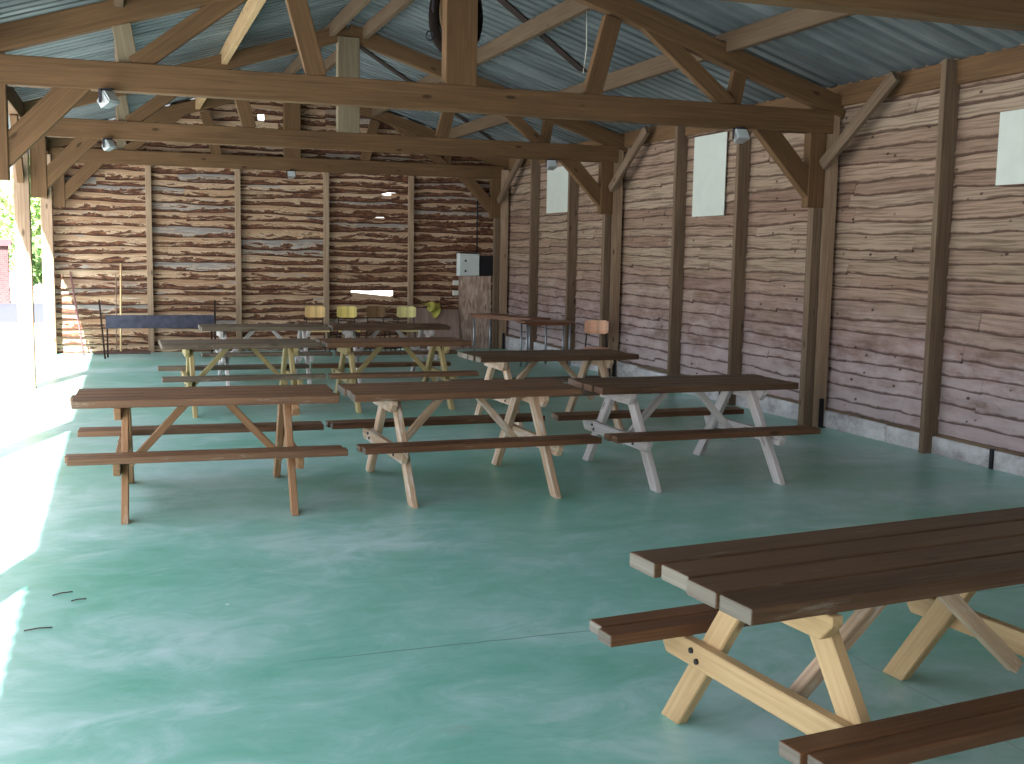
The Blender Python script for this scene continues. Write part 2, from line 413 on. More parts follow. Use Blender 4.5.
# back wall: boards with bark, cut by the roof slope, with two slits that let the daylight in
SLITS = [(4.60, 4.86, 2.70), (4.44, 4.62, 2.36)]
mb = MB(); PB = lambda u, d, z: Vector((u, YB+.03-d, z))
z = -.12; bays = [-1.1, .51, 1.99, 3.535, 5.09, 6.98]
rows = [(-.12, .15), (.03, .14), (.17, .15), (.32, .14), (.46, .13), (.59, .14), (.73, .15), (.88, .115)]
z = .995
while z < 4.7:
    h = rng.choice([.11, .13, .14, .15, .17]); rows.append((z, h)); z += h
for (z0, h) in rows:
    for k in range(5):
        a, c = bays[k], bays[k+1]
        segs = [(a, c)]
        if abs(z0-.88) < .01 and k == 3: segs = [(a, 4.0), (4.78, c)]
        if k == 1 and z0 <= 4.0 < z0+h: segs = [(a, c)]
        if k == 2 and z0 <= 4.0 < z0+h: segs = [(a, 2.35), (2.47, c)]
        if rng.random() < .25 and len(segs) == 1 and segs[0][1]-segs[0][0] > 1: 
            m = rng.uniform(segs[0][0]+.3, segs[0][1]-.3); segs = [(segs[0][0], m), (m, segs[0][1])]
        for (p, q) in segs:
            e = 0
            if z0 > 3.3:                                   # keep the gable boards under the roof
                lim = (sheet(0)+.02-z0-.03)
                half = (4.765-z0-h*.6)/.315
                p = max(p, XM-half); q = min(q, XM+half)
                if q-p < .08: continue
            w = wavy(rng, .026)
            zl = lambda t, w=w: z0+w(t)
            gap = abs(z0-.88) < .01 and k == 3
            if abs(z0-.73) < .01 and k == 3:                # tapering slit above this board
                w2 = wavy(rng, .006)
                zh = lambda t, w2=w2: .92 if t < 4.0 else (.955-.075*min(1, (t-4.0)/.74)+w2(t) if t < 4.79 else .92)
            else:
                zh = lambda t: min(z0+h+.04, max(sheet(t)+.01, z0+.03))
            if abs(z0-.995) < .01 and k == 3: zl = lambda t: .982+.006*math.sin(7*t)
            for (ua, ub, zs) in SLITS:
                if abs(zs-z0) < .075 and abs(zs-z0) == min(abs(zs-r[0]) for r in rows) and p < ua < q:
                    zl = lambda t, f=zl, ua=ua, ub=ub: f(t)+(.022 if ua < t < ub else 0)
                if abs(zs-z0-h) < .075 and abs(zs-z0-h) == min(abs(zs-r[0]-r[1]) for r in rows) and p < ua < q:
                    zh = lambda t, f=zh, ua=ua, ub=ub: f(t)-(.045 if ua < t < ub else 0)
            e = -.004 if not gap else 0
            add_board(mb, PB, p+e, q-e, zl, zh, .05+rng.uniform(-.010, .018), .006, jit=wavy(rng, .005))
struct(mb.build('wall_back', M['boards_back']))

# gable wall behind the viewer
mb = MB(); PF = lambda u, d, z: Vector((u, -4.55+d, z)); z = .02
while z < 4.7:
    h = rng.choice([.16, .18, .2]); half = min(4.2, (4.765-z-h*.6)/.315)
    p, q = max(-1.1, XM-half), min(6.98, XM+half)
    if q-p > .1:
        w = wavy(rng, .016)
        add_board(mb, PF, p, q, lambda t, w=w: z+w(t), lambda t: min(z+h+.04, max(sheet(t)+.01, z+.03)), .034, .008)
    z += h
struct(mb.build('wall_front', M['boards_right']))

# corrugated roof sheets, profile runs down the slope
def roof_sheet(x0, x1):
    mb = MB(); y = -4.6; ys = []
    while y < 20.75:
        ys += [(y, 0), (y+.09, 0), (y+.105, .032), (y+.15, .032), (y+.165, 0)]; y += .19
    xs = [x0, (x0+x1)/2, x1]
    for d in (0, .004):
        base = len(mb.v)
        for (yy, dz) in ys:
            for x in xs: mb.v.append(Vector((x, yy, sheet(x)+dz+d)))
        for i in range(len(ys)-1):
            for j in range(2):
                a = base+3*i+j; mb.face([a, a+1, a+4, a+3], [(0, 0)]*4)
    return mb
mb = roof_sheet(-1.63, XM); m2 = roof_sheet(XM, 7.2)
off = len(mb.v); mb.v += m2.v
for f, u in zip(m2.f, m2.uv): mb.face([i+off for i in f], u)
mb.box((XM-.12, -4.6, 4.80), (XM+.12, 20.75, 4.815))
struct(mb.build('ceiling', M['roof']))

# ------------------------------------------------------------------ roof trusses
def truss(y, label, king_mat, pale, dz=0):
    t = thing('roof_truss', label, 'roof truss', (XM, y, dz), 0, 'timber roof trusses')
    X = lambda x: x-XM
    b = MB(); b.beam((X(-1.0), 0, 3.095), (X(6.84), 0, 3.095), .13, .23); b.build('tie_beam', M['truss'], t, .006)
    for s in (-1, 1):
        b = MB(); b.beam((0, 0, (raft_hi(XM)+raft_lo(XM))/2), (s*4.08, 0, (raft_hi(XM+4.08)+raft_lo(XM+4.08))/2), .11, .2)
        b.build('rafter', M['truss'], t, .006)
    b = MB(); b.box((-.145, -.075, 3.21), (.145, .075, 4.44)); b.build('king_post', king_mat, t, .006)
    for s in (-1, 1):
        m = pale if s < 0 else M['truss']
        b = MB(); b.beam((s*1.28, -.01, 3.2), (s*1.475, -.01, 3.92), .09, .17, (1, 0, 0)); b.build('queen_post', M['truss'], t, .005)
        b = MB(); b.beam((s*2.76, .0, 3.19), (s*1.80, .0, 3.93), .09, .15, (0, 0, 1)); b.build('strut', M['truss'], t, .005)
        b = MB(); b.beam((s*2.80, .02, 3.2), (s*2.855, .02, 3.52), .07, .15, (1, 0, 0)); b.build('short_post', M['truss_grey'] if s < 0 else M['truss'], t, .005)
        e = .06 if s < 0 else 0
        b = MB(); b.box((min(s*(3.66+e), s*(3.85+e)), -.06, 2.24), (max(s*(3.66+e), s*(3.85+e)), .06, 3.22)); b.build('hanging_leg', M['truss'], t, .006)
        b = MB(); b.beam((s*(3.78+e), .005, 2.36), (s*(3.08+e), .005, 3.08), .1, .2, (0, 0, 1)); b.build('knee_brace', M['truss'], t, .006)
    return t
truss(TY[0], 'dark timber roof truss nearest the viewer, its tie beam crossing the top right corner', M['truss'], M['truss'])
truss(TY[1], 'long timber roof truss with a broad brown king post above the front row of tables', M['truss'], M['truss'])
truss(TY[2], 'timber roof truss with a grey king post, second of the three tie beams', M['truss_grey'], M['truss'], .06)
truss(TY[3], 'timber roof truss set against the far boarded gable wall', M['truss'], M['truss'], .10)

# purlins that carry the sheets
def purlin(x, d, w, mat, label):
    o = MB(); zc = sheet(x)-d/2-.034
    o.beam((0, -4.5-7.5, zc), (0, 20.28-7.5, zc), w, d, (0, 0, 1))
    return tag(o.build('purlin', mat, None, .005, loc=(x, 7.5, 0)), label, 'purlin', 'roof purlins')
purlin(1.33, .19, .075, M['truss_side_lit'], 'purlin coloured side-lit pale under the left roof slope, left of the brown king post')
purlin(2.70, .17, .07, M['purlin'], 'timber purlin just left of the roof ridge, above the grey king post')
purlin(3.14, .17, .07, M['purlin'], 'timber purlin just right of the roof ridge, above the grey king post')
purlin(4.36, .19, .075, M['purlin'], 'timber purlin halfway up the right roof slope')
purlin(5.62, .19, .075, M['purlin'], 'timber purlin low on the right roof slope nearest the boarded wall')
purlin(.05, .19, .075, M['purlin'], 'timber purlin low on the left roof slope above the open side')
def plate(x, z0, z1, w, label):
    o = MB(); o.box((-w/2, -4.5, z0), (w/2, 20.28, z1), axis=1)
    return tag(o.build('wall_plate', M['truss'], None, .006, loc=(x, 0, 0)), label, 'wall plate')
plate(6.955, 3.26, 3.47, .06, 'long timber wall plate along the top of the right boarded wall')
plate(-1.09, 3.2, 3.42, .12, 'long timber eaves beam along the open left side')

# diagonal bracing under the sheets
def wind_brace(p, q, label):
    z = lambda x: sheet(x)-.011
    a = Vector((p[0], p[1], z(p[0]))); c = Vector((q[0], q[1], z(q[0])))
    nrm = Vector((.315, 0, 1)).normalized(); L = c-a
    b = MB(); b.beam(a-a, c-a, .13, .012, nrm)
    tag(b.build('wind_brace', M['rust'], None, loc=a), label, 'roof brace', 'diagonal roof braces')
wind_brace((3.35, 11.3), (5.45, 13.05), 'dark rusty iron brace running diagonally under the right roof sheets, nearer one')
wind_brace((3.25, 16.25), (6.3, 19.15), 'dark rusty iron brace running diagonally under the roof sheets, farther one')

# posts
def wall_post(y, label):
    F = fz(y)-.0; t = thing('wall_post', label, 'post', (6.87, y+.05, 0), 0, 'main posts of the right wall')
    b = MB(); b.box((-.1, -.1, F), (.06, .1, 3.25)); b.build('post_shaft', M['post'], t, .008)
    b = MB(); b.box((-.215, -.1, F), (-.112, .0, 2.36)); b.build('packing_post', M['stud'], t, .006)
    b = MB(); b.beam((-.15, -.13, 2.66), (-.06, -1.08, 3.42), .06, .12, (0, 0, 1)); b.build('angle_brace', M['stud'], t, .006)
    b = MB(); b.box((-.03, -.112, F), (.02, -.1, F+.3)); b.box((-.03, -.16, F), (.02, -.1, F+.012)); b.build('iron_shoe', M['iron'], t)
    return t
wall_post(TY[1], 'thick main wall post under the nearest full tie beam, with iron shoe and diagonal brace')
wall_post(TY[2], 'thick main wall post behind the lone pinkish chair, middle of the right wall')
wall_post(TY[3]-.02, 'thick corner post beside the black box where the two boarded walls meet')
for y, l in ((8.2, 'rough timber stud nearest the viewer on the right wall, left of the cut-off white board'),
             (11.62, 'timber stud on the right wall just right of the middle white board'),
             (13.17, 'timber stud on the right wall just left of the middle white board'),
             (16.8, 'timber stud on the right wall just right of the farthest white board'),
             (18.55, 'timber stud on the right wall between the corner post and the farthest white board')):
    b = MB(); b.box((-.08, -.032, fz(y)), (.08, .032, 3.47)); 
    o = b.build('wall_stud', M['stud'], None, .005, loc=(6.89, y, 0)); tag(o, l, 'stud', 'studs of the right wall')
for x, l in ((.51, 'narrow pale upright on the far boarded wall above the dark metal trough, leftmost of four'),
             (1.99, 'narrow pale upright on the far boarded wall just right of the dark metal trough'),
             (3.535, 'narrow pale upright on the far wall between the orange and yellow chair backs'),
             (5.09, 'narrow pale upright on the far boarded wall behind the pale yellow chair, rightmost of four')):
    b = MB(); b.box((-.048, -.04, -.1), (.048, .04, 3.08)); 
    o = b.build('wall_stud', M['post'], None, .004, loc=(x, YB-.08, 0)); tag(o, l, 'stud', 'uprights of the far wall')
def side_post(y, label):
    t = thing('side_post', label, 'post', (-1.09, y, -.19), 0, 'posts of the open side')
    b = MB(); b.box((-.09, -.09, 0), (.09, .09, 3.38)); b.build('post_shaft', M['post'], t, .008)
    b = MB(); b.beam((0, -.1, 2.7), (0, -.85, 3.42), .08, .14, (0, 0, 1)); b.build('angle_brace', M['truss'], t, .006)
    return t
side_post(TY[0]-.3, 'square timber post of the open left side nearest the viewer')
side_post(TY[1], 'square timber post at the left edge of the picture, lit from outside')
side_post(TY[2], 'square whitish timber post of the open left side, left of the pair before the greenery')
side_post(TY[3]-.02, 'square whitish timber post at the far left corner, beside the boarded far wall')

# ------------------------------------------------------------------ picnic tables
def picnic_table(label, loc, rz, top, seat, leg, end, half=.862, fx=.53, fdx=0.0, tdy=0.0, brace=None, foot=.64, reach=.41):
    t = thing('picnic_table', label, 'picnic table', (*loc, fz(loc[1])), math.radians(rz), 'picnic tables')
    b = MB(); w = .157; gap = .014; y = -.335+tdy
    for k in range(4):
        dx = random.uniform(-.012, .012)
        b.box((-half+dx, y, .690), (half+dx, y+w, .742), 0, 1, 0); y += w+gap
    b.build('table_top', [top, end], t, .006, 2)
    for s in (-1, 1):
        b = MB()
        for k in range(2):
            y0 = s*.55-.0955+k*.0985; dx = random.uniform(-.012, .012)
            b.box((-half-.012+dx, y0, .376), (half+.012+dx, y0+.0925, .420), 0, 1, 0)
        b.build('bench_seat', [seat, end], t, .006, 2)
    for sx in (-1, 1):
        xl = sx*fx+fdx
        for sy in (-1, 1):
            d = Vector((0, -.5*sy, .688)); d.normalize(); n = Vector((0, d.z, -d.y)); hw = .047
            # leg with its foot and head cut level
            k = hw/abs(d.z)
            yf = sy*foot; f0 = [(xl-.023, yf-k, 0), (xl+.023, yf-k, 0), (xl+.023, yf+k, 0), (xl-.023, yf+k, 0)]
            f1 = [(p[0], p[1]-sy*(foot-.14), .687) for p in f0]
            b = MB(); b.prism(f0, f1, .85, 0, 0); b.build('leg', leg, t, .005)
        xo = xl+sx*.046
        b = MB(); rr = [(-.60, .375), (-.60, .335), (-.565, .285), (.565, .285), (.60, .335), (.60, .375)]
        b.prism([(xo-.0225, p, q) for p, q in rr], [(xo+.0225, p, q) for p, q in rr], .045)
        # lengthwise grain: recompute the coordinates from the long direction
        b.uv = [[(b.v[i].y+7.3*sx, b.v[i].z+b.v[i].x) for i in f] for f in b.f]
        be = b.build('seat_bearer', leg, t, .004)
        for py, pz in ((-.40, .345), (-.365, .315), (.40, .345), (.365, .315)):
            b = MB(); xs = xo+sx*.0225; b.tube([(xs-sx*.005, py, pz), (xs+sx*.008, py, pz)], .011, 8); b.build('bolt', M['bolt'], be)
        b = MB(); rr = [(-.31, .687), (-.31, .655), (-.255, .598), (.255, .598), (.31, .655), (.31, .687)]
        b.prism([(xo-.0225, p, q) for p, q in rr], [(xo+.0225, p, q) for p, q in rr], .045)
        b.uv = [[(b.v[i].y+3.1*sx, b.v[i].z+b.v[i].x) for i in f] for f in b.f]
        b.build('top_batten', leg, t, .004)
        b = MB(); b.beam((sx*(fx-.015)+fdx, 0, .255), (sx*(fx-reach)+fdx, 0, .688), .05, .05, (0, 1, 0)); b.build('diagonal_brace', brace or leg, t, .004)
    return t
picnic_table('dark brown picnic table with fresh yellow pine legs in the right foreground', (2.605, 3.098), 6, M['top'], M['seat'], M['leg_new'], M['end'], .945, .555, -.04, .04, M['leg_mix'], .60, .52)
picnic_table('warm brown picnic table at the left end of the front row', (.56, 7.965), -2.2, M['top_warm'], M['top_warm'], M['leg_brown'], M['seat'])
picnic_table('brown picnic table with partly whitened legs in the middle of the front row', (2.385, 7.96), 1.3, M['top_warm'], M['seat'], M['leg_mix'], M['end'])
picnic_table('dark picnic table with whitish grey legs at the right end of the front row', (4.25, 7.97), .5, M['top'], M['seat'], M['leg_white'], M['seat'])
picnic_table('greyed picnic table at the left end of the second row, with olive legs', (1.25, 12.65), .5, M['top_grey'], M['top_grey'], M['leg_olive'], M['end'], .836)
picnic_table('brown picnic table at the right end of the second row, with olive legs', (2.978, 12.65), .5, M['top_warm'], M['top_warm'], M['leg_olive'], M['end'], .836)
picnic_table('greyed picnic table of the last row, half hidden before the dark metal trough', (1.85, 15.55), 0, M['top_grey'], M['top_grey'], M['leg_white'], M['end'], .836)
picnic_table('dark picnic table of the last row in front of the yellow chairs', (3.578, 15.5), 0, M['top'], M['top'], M['leg_white'], M['end'], .836)
picnic_table('dark grey picnic table with pale plank ends standing alone before the school desks', (4.13, 10.65), 2, M['top'], M['top_grey'], M['leg_mix'], M['end'])

# ------------------------------------------------------------------ school chairs and desks
def chair(label, loc, rz, ply, group='school chairs'):
    t = thing('school_chair', label, 'chair', (*loc, fz(loc[1])), math.radians(rz), group)
    # faces -Y before rotation
    def curved(w, h, y, z0, z1, bend):
        mb = MB(); n = 8; th = .009
        for zz in (z0, z1):
            pass
        rings = []
        for i in range(n+1):
            x = -w/2+w*i/n; yy = y-bend*(2*x/w)**2
            r = .02 if i in (0, n) else 0
            rings.append([(x, yy, z0+r), (x, yy+th, z0+r), (x, yy+th, z1-r), (x, yy, z1-r)])
        for a, c in zip(rings, rings[1:]): mb.prism(a, c, w/n, u0=a[0][0]+2, v0=loc[0], cap=(a is rings[0] or c is rings[-1]))
        return mb
    mb = curved(.345, .19, .175, .64, .835, .025); mb.build('backrest', ply, t)
    mb = MB(); n = 6
    prof = [(-.2, .425), (-.17, .437), (-.05, .435), (.08, .432), (.17, .445)]
    for (y0, z0), (y1, z1) in zip(prof, prof[1:]):
        mb.prism([(-.185, y0, z0), (.185, y0, z0), (.185, y0, z0-.01), (-.185, y0, z0-.01)], [(-.185, y1, z1), (.185, y1, z1), (.185, y1, z1-.01), (-.185, y1, z1-.01)], .1)
    mb.build('seat', ply, t)
    for s in (-1, 1):
        mb = MB(); mb.tube([(s*.13, .205, .75), (s*.14, .19, .6), (s*.155, .16, .42)], .010); mb.build('back_post', M['iron'], t)
        mb = MB(); mb.tube([(s*.155, .16, .43), (s*.19, .21, .0)], .011); mb.build('leg', M['iron'], t)
        mb = MB(); mb.tube([(s*.155, -.16, .43), (s*.19, -.2, .0)], .011); mb.build('leg', M['iron'], t)
        mb = MB(); mb.tube([(s*.155, -.17, .418), (s*.155, .17, .418)], .010); mb.build('seat_rail', M['iron'], t)
    return t
g = 'school chairs along the far wall'
chair('school chair with orange-yellow plywood back at the far wall, leftmost of four', (3.19, 19.2), 2, M['ply_orange'], g)
chair('school chair with bright yellow plywood back at the far wall, second from left', (3.72, 19.15), -3, M['ply_yellow'], g)
chair('school chair with dull brown back between the two yellow chairs', (4.27, 19.25), 2, M['ply_brown'], g)
chair('school chair with pale yellow plywood back at the far wall, rightmost of four', (4.79, 19.15), 0, M['ply_pale'], g)
chair('lone school chair with pinkish orange back against the right wall post', (6.43, 14.66), -20, M['ply_pink'], 'chair by the right wall')

def desk(label, p, q, depth, h):
    p = Vector((*p, 0)); q = Vector((*q, 0)); L = (q-p).length; a = math.atan2(q.y-p.y, q.x-p.x)
    c = (p+q)/2+Vector((-math.sin(a), math.cos(a), 0))*depth/2; c.z = fz(c.y)
    t = thing('school_desk', label, 'desk', c, a, 'school desks')
    b = MB(); b.box((-L/2, -depth/2, h-.028), (L/2, depth/2, h)); b.build('desk_top', M['desk'], t, .005)
    b = MB()
    for s in (-1, 1): b.box((-L/2+.05, s*(depth/2-.05)-.012, h-.065), (L/2-.05, s*(depth/2-.05)+.012, h-.028))
    b.build('desk_frame', M['desk'], t)
    for sx in (-1, 1):
        for sy in (-1, 1):
            b = MB(); b.tube([(sx*(L/2-.06), sy*(depth/2-.05), 0), (sx*(L/2-.06), sy*(depth/2-.05), h-.04)], .016); b.build('leg', M['grey_metal'], t)
    return t
desk('red-brown topped school desk with grey tube legs before the chipboard panel', (5.62, 18.2), (6.20, 16.80), .46, .76)
desk('red-brown topped school desk with grey tube legs, the one nearer the lone chair', (5.90, 16.24), (6.72, 16.20), .40, .74)

# ------------------------------------------------------------------ things on the walls
def panel(label, y0, y1, z0, z1, top_slope=0):
    t = MB(); yc = (y0+y1)/2; zc = (z0+z1)/2
    a = [(0, y0-yc, z0-zc), (0, y1-yc, z0-zc), (0, y1-yc, z1-zc-top_slope), (0, y0-yc, z1-zc)]
    c = [(.012, *p[1:]) for p in a]
    t.prism(a, c, .012); o = t.build('white_board', M['panel'], None, .002, loc=(6.9345, yc, zc))
    tag(o, label, 'board', 'white boards on the right wall')
    return o
panel('blank white board on the right wall cut by the right edge of the picture', 6.85, 7.63, 2.365, 2.965)
panel('blank white board hung between two studs in the middle of the right wall', 12.1, 12.9, 2.225, 3.22, .0)
panel('blank white board on the right wall farthest from the viewer', 17.15, 18.1, 2.40, 3.15)

t = thing('electric_cabinet', 'light grey electric cabinet with two black locks on the far wall', 'electric cabinet', (6.175, YB-.08, 1.275))
b = MB(); b.box((-.195, -.16, 0), (.195, .03, .415)); b.build('cabinet_body', M['cabinet'], t, .006)
b = MB(); b.box((-.19, -.174, .008), (.19, -.161, .407)); d = b.build('cabinet_door', M['cabinet'], t, .004)
for zz in (.09, .28):
    b = MB(); b.tube([(-.08, -.174, zz), (-.08, -.19, zz)], .02, 12); b.build('lock', M['blackbox'], d)
b = MB(); b.box((-.21, -.18, .416), (.21, .03, .435)); b.build('cabinet_hood', M['iron'], t)
b = MB(); b.box((-.13, -.08, 0), (.13, .085, .37)); b.box((-.1, -.09, .04), (.1, -.08, .32)); tag(b.build('meter_box', M['blackbox'], None, .006, loc=(6.517, YB-.13, 1.28)), 'black meter box beside the grey electric cabinet', 'box')
b = MB(); b.tube([(0, 0, 0), (0, 0, 1.3)], .014); tag(b.build('conduit_pipe', M['iron'], None, loc=(6.368, YB-.075, 1.711)), 'thin dark conduit pipe rising from the electric boxes', 'pipe')
for zz, l in ((1.14, 'small white wall socket under the electric cabinet, upper of two'), (.95, 'small white wall socket under the electric cabinet, lower of two')):
    b = MB(); b.box((-.05, -.05, -.045), (.05, .03, .045)); o = b.build('wall_socket', M['whiteplastic'], None, .006, loc=(5.955, YB-.08, zz)); tag(o, l, 'socket', 'sockets under the cabinet')
b = MB(); b.box((-.317, -.01, -.1), (.317, .01, 1.27)); tag(b.build('chipboard_panel', M['osb'], None, loc=(6.33, YB-.1, 0)), 'tall flaked chipboard panel below the electric boxes', 'panel')
b = MB(); b.prism([(-.46, -.16, 0), (.46, -.16, 0), (.46, -.145, 0), (-.46, -.145, 0)], [(-.46, .0, .78), (.46, .0, .74), (.46, .015, .74), (-.46, .015, .78)], .8)
tag(b.build('leaning_board', M['lean_board'], None, loc=(5.54, YB-.13, -.1)), 'pinkish grey board leaning on the far wall under the yellow cloth', 'board')
# crumpled cloth hung over the top of the board
mb = MB(); NX, NZ = 12, 9; r2 = random.Random(5); base = 0
for j in range(NZ+1):
    for i in range(NX+1):
        u = i/NX; v = j/NZ
        w = .36-.20*v
        x = -.17+.05*math.sin(3*v)+w*u+.10*v
        y = -.05-.05*math.sin(v*3.1)-.025*math.sin(u*11+v*4)-.02*math.sin(u*5)
        zz = .06-.30*v*(.35+.65*u)-.02*math.sin(u*9)
        mb.v.append(Vector((x, y, zz)))
for j in range(NZ):
    for i in range(NX):
        a = j*(NX+1)+i; mb.face([a, a+1, a+NX+2, a+NX+1], [(0, 0)]*4, 0, True)
o = mb.build('yellow_cloth', M['yellow_rag'], None, loc=(5.43, YB-.18, .72)); o.modifiers.new('thick', 'SOLIDIFY').thickness = .006
tag(o, 'crumpled yellow-green cloth hanging near the far wall right of the chairs', 'cloth')

# charcoal trough on two stakes
t = thing('grill_trough', 'long dark blue-grey metal grill trough on stakes before the far wall', 'grill', (.63, 19.2, fz(19.2)))
b = MB(); L = .84
pr = [(-.15, .69), (-.13, .49), (.13, .49), (.15, .69), (.135, .69), (.118, .505), (-.118, .505), (-.135, .69)]
b.prism([(-L, p, q) for p, q in pr], [(L, p, q) for p, q in pr], 2*L)
for s in (-1, 1): b.box((min(s*L, s*(L-.012)), -.13, .49), (max(s*L, s*(L-.012)), .13, .69), axis=1)
b.build('trough', M['grill'], t)
b = MB(); b.box((-L-.005, -.165, .682), (L+.005, -.145, .702)); b.build('rim', M['grill'], t)
for s, nm in ((-1, 'stake'), (1, 'stake')):
    b = MB(); b.beam((s*(L+.02)-.0, -.12, 0 if s < 0 else 0), (s*(L+.02)+(-.07 if s < 0 else 0), -.12, .95), .028, .028, (0, 1, 0)); b.build(nm, M['rust'], t)
    b = MB(); b.beam((s*(L-.02), .1, 0), (s*(L-.02), .1, .5), .028, .028, (0, 1, 0)); b.build('stake', M['rust'], t)
b = MB(); b.box((-.46, -.06, 0), (.46, .06, .045)); tag(b.build('floor_plank', M['plank_dark'], None, .004, loc=(.03, 20.0, fz(20.0))), 'dark plank lying on the floor at the foot of the far wall', 'plank')

def stick(name, label, pts, r, mat, cat):
    b = MB(); p0 = Vector(pts[0]); b.tube([Vector(p)-p0 for p in pts], r, 8)
    return tag(b.build(name, mat, None, loc=p0), label, cat, 'sticks leaning on the far wall')
stick('pale_pole', 'straight pale wooden pole leaning upright on the far wall left of the first upright', [(.01, 19.93, -.045), (.04, 20.22, 1.42)], .015, M['stick_pale'], 'pole')
stick('thin_rod', 'thin grey-brown rod with a bent top beside the pale pole', [(-.06, 19.92, -.045), (-.04, 20.16, 1.17), (-.045, 20.2, 1.23), (-.1, 20.21, 1.23)], .009, M['stick_grey'], 'rod')
stick('broom_handle', 'purplish weathered handle leaning at a slant in the sunlit corner of the far wall', [(-.57, 19.85, -.09), (-.76, 20.22, 1.28)], .015, M['stick_purple'], 'handle')
b = MB(); b.tube([(0, 0, 0), (.2, 0, -.004), (.40, .0, 0)], .006, 6); tag(b.build('string', M['cord'], None, loc=(.05, 20.17, .84)), 'white cord stretched from the pale pole to the first upright', 'cord')
b = MB(); b.tube([(0, 0, 0), (.01, .0, -.35), (-.02, 0, -.6)], .004, 6); tag(b.build('hanging_wire', M['cord'], None, loc=(4.36, 10.4, 4.09)), 'thin white wire hanging from the purlin right of the king post', 'wire')

# floodlights under the tie beams
def floodlight(label, loc, rz, tilt=35):
    t = thing('floodlight', label, 'lamp', loc, math.radians(rz), 'floodlights under the tie beams')
    b = MB(); b.box((-.02, -.06, -.012), (.02, .06, 0)); b.box((-.075, -.012, -.03), (.075, .012, -.012)); b.box((-.078, -.012, -.12), (-.07, .012, -.012)); b.box((.07, -.012, -.12), (.078, .012, -.012))
    b.build('bracket', M['iron'], t)
    ca, sa = math.cos(math.radians(tilt)), math.sin(math.radians(tilt))
    R = lambda x, y, z: (x, y*ca+z*sa, -.1-y*sa+z*ca)
    b = MB(); b.prism([R(x, -.06, z) for x, z in ((-.068, -.06), (.068, -.06), (.068, .06), (-.068, .06))], [R(x, .05, z) for x, z in ((-.045, -.035), (.045, -.035), (.045, .035), (-.045, .035))], .1)
    h = b.build('lamp_housing', M['chrome'], t, .005)
    b = MB(); b.prism([R(x, -.068, z) for x, z in ((-.058, -.05), (.058, -.05), (.058, .05), (-.058, .05))], [R(x, -.0605, z) for x, z in ((-.058, -.05), (.058, -.05), (.058, .05), (-.058, .05))], .01)
    b.build('lamp_glass', M['lens'], h)
    return t
floodlight('aluminium floodlight at the left end of the nearest full tie beam', (-.06, 9.74, 2.985), 50)
floodlight('aluminium floodlight at the left end of the second tie beam', (-.09, 14.94, 3.045), 50)
floodlight('aluminium floodlight under the right end of the nearest full tie beam, above a stud', (5.74, 9.76, 2.985), 0)
floodlight('aluminium floodlight under the second tie beam, above the farthest white board', (5.78, 14.94, 3.045), 0)
floodlight('small floodlight under the far truss tie beam, left of the third upright', (2.88, 20.0, 3.085), 0)

# horse collar on the far side of the king post
t = thing('horse_collar', 'old dark leather horse collar hung on the brown king post', 'horse collar', (2.93, 10.05, 3.56)); t.scale = (.86, 1, 1)
N = 28; outer = []; rad = []
for k in range(N):
    a = 2*math.pi*k/N
    x = .225*math.sin(a)*(1+.22*math.cos(a)); zz = .36-.36*math.cos(a)
    outer.append((x, .02*math.cos(2*a), zz)); rad.append(.064+.014*math.cos(a))
b = MB(); b.tube(outer, rad, 10, closed=True); b.build('padded_collar', M['leather'], t)
b = MB(); b.tube([(x*.80, y-.045, .36+(zz-.36)*.84) for x, y, zz in outer], .022, 8, closed=True); b.build('collar_lining', M['leather_tan'], t)
for s in (-1, 1):
    pts = [(s*(.05+.21*math.sin(math.pi*(k/10)**.8)), -.06, .03+.74*k/10) for k in range(11)]
    b = MB(); b.tube(pts, .018, 8); hm = b.build('hame', M['iron'], t)
    b = MB(); b.tube([(s*.295+.04*math.cos(2*math.pi*k/14), -.06, .09+.04*math.sin(2*math.pi*k/14)) for k in range(14)], .007, 6, closed=True); b.build('ring', M['grey_metal'] if s > 0 else M['iron'], hm)

# twigs on the floor
for k, (x, y, a, L, l) in enumerate(((-.30, 5.89, .45, .10, 'small dark twig on the green floor, nearest the sunlit patch'), (-.38, 5.36, .15, .12, 'small dark twig on the green floor at the left, nearest the viewer'), (-.22, 5.76, .3, .07, 'tiny dark twig on the green floor beside another twig'))):
    b = MB(); b.tube([(-L/2, 0, .004), (0, .008, .005), (L/2, -.004, .004)], .003, 5)
    o = b.build('twig', M['plank_dark'], None, loc=(x, y, 0)); o.rotation_euler.z = a; tag(o, l, 'twig', 'twigs on the floor')

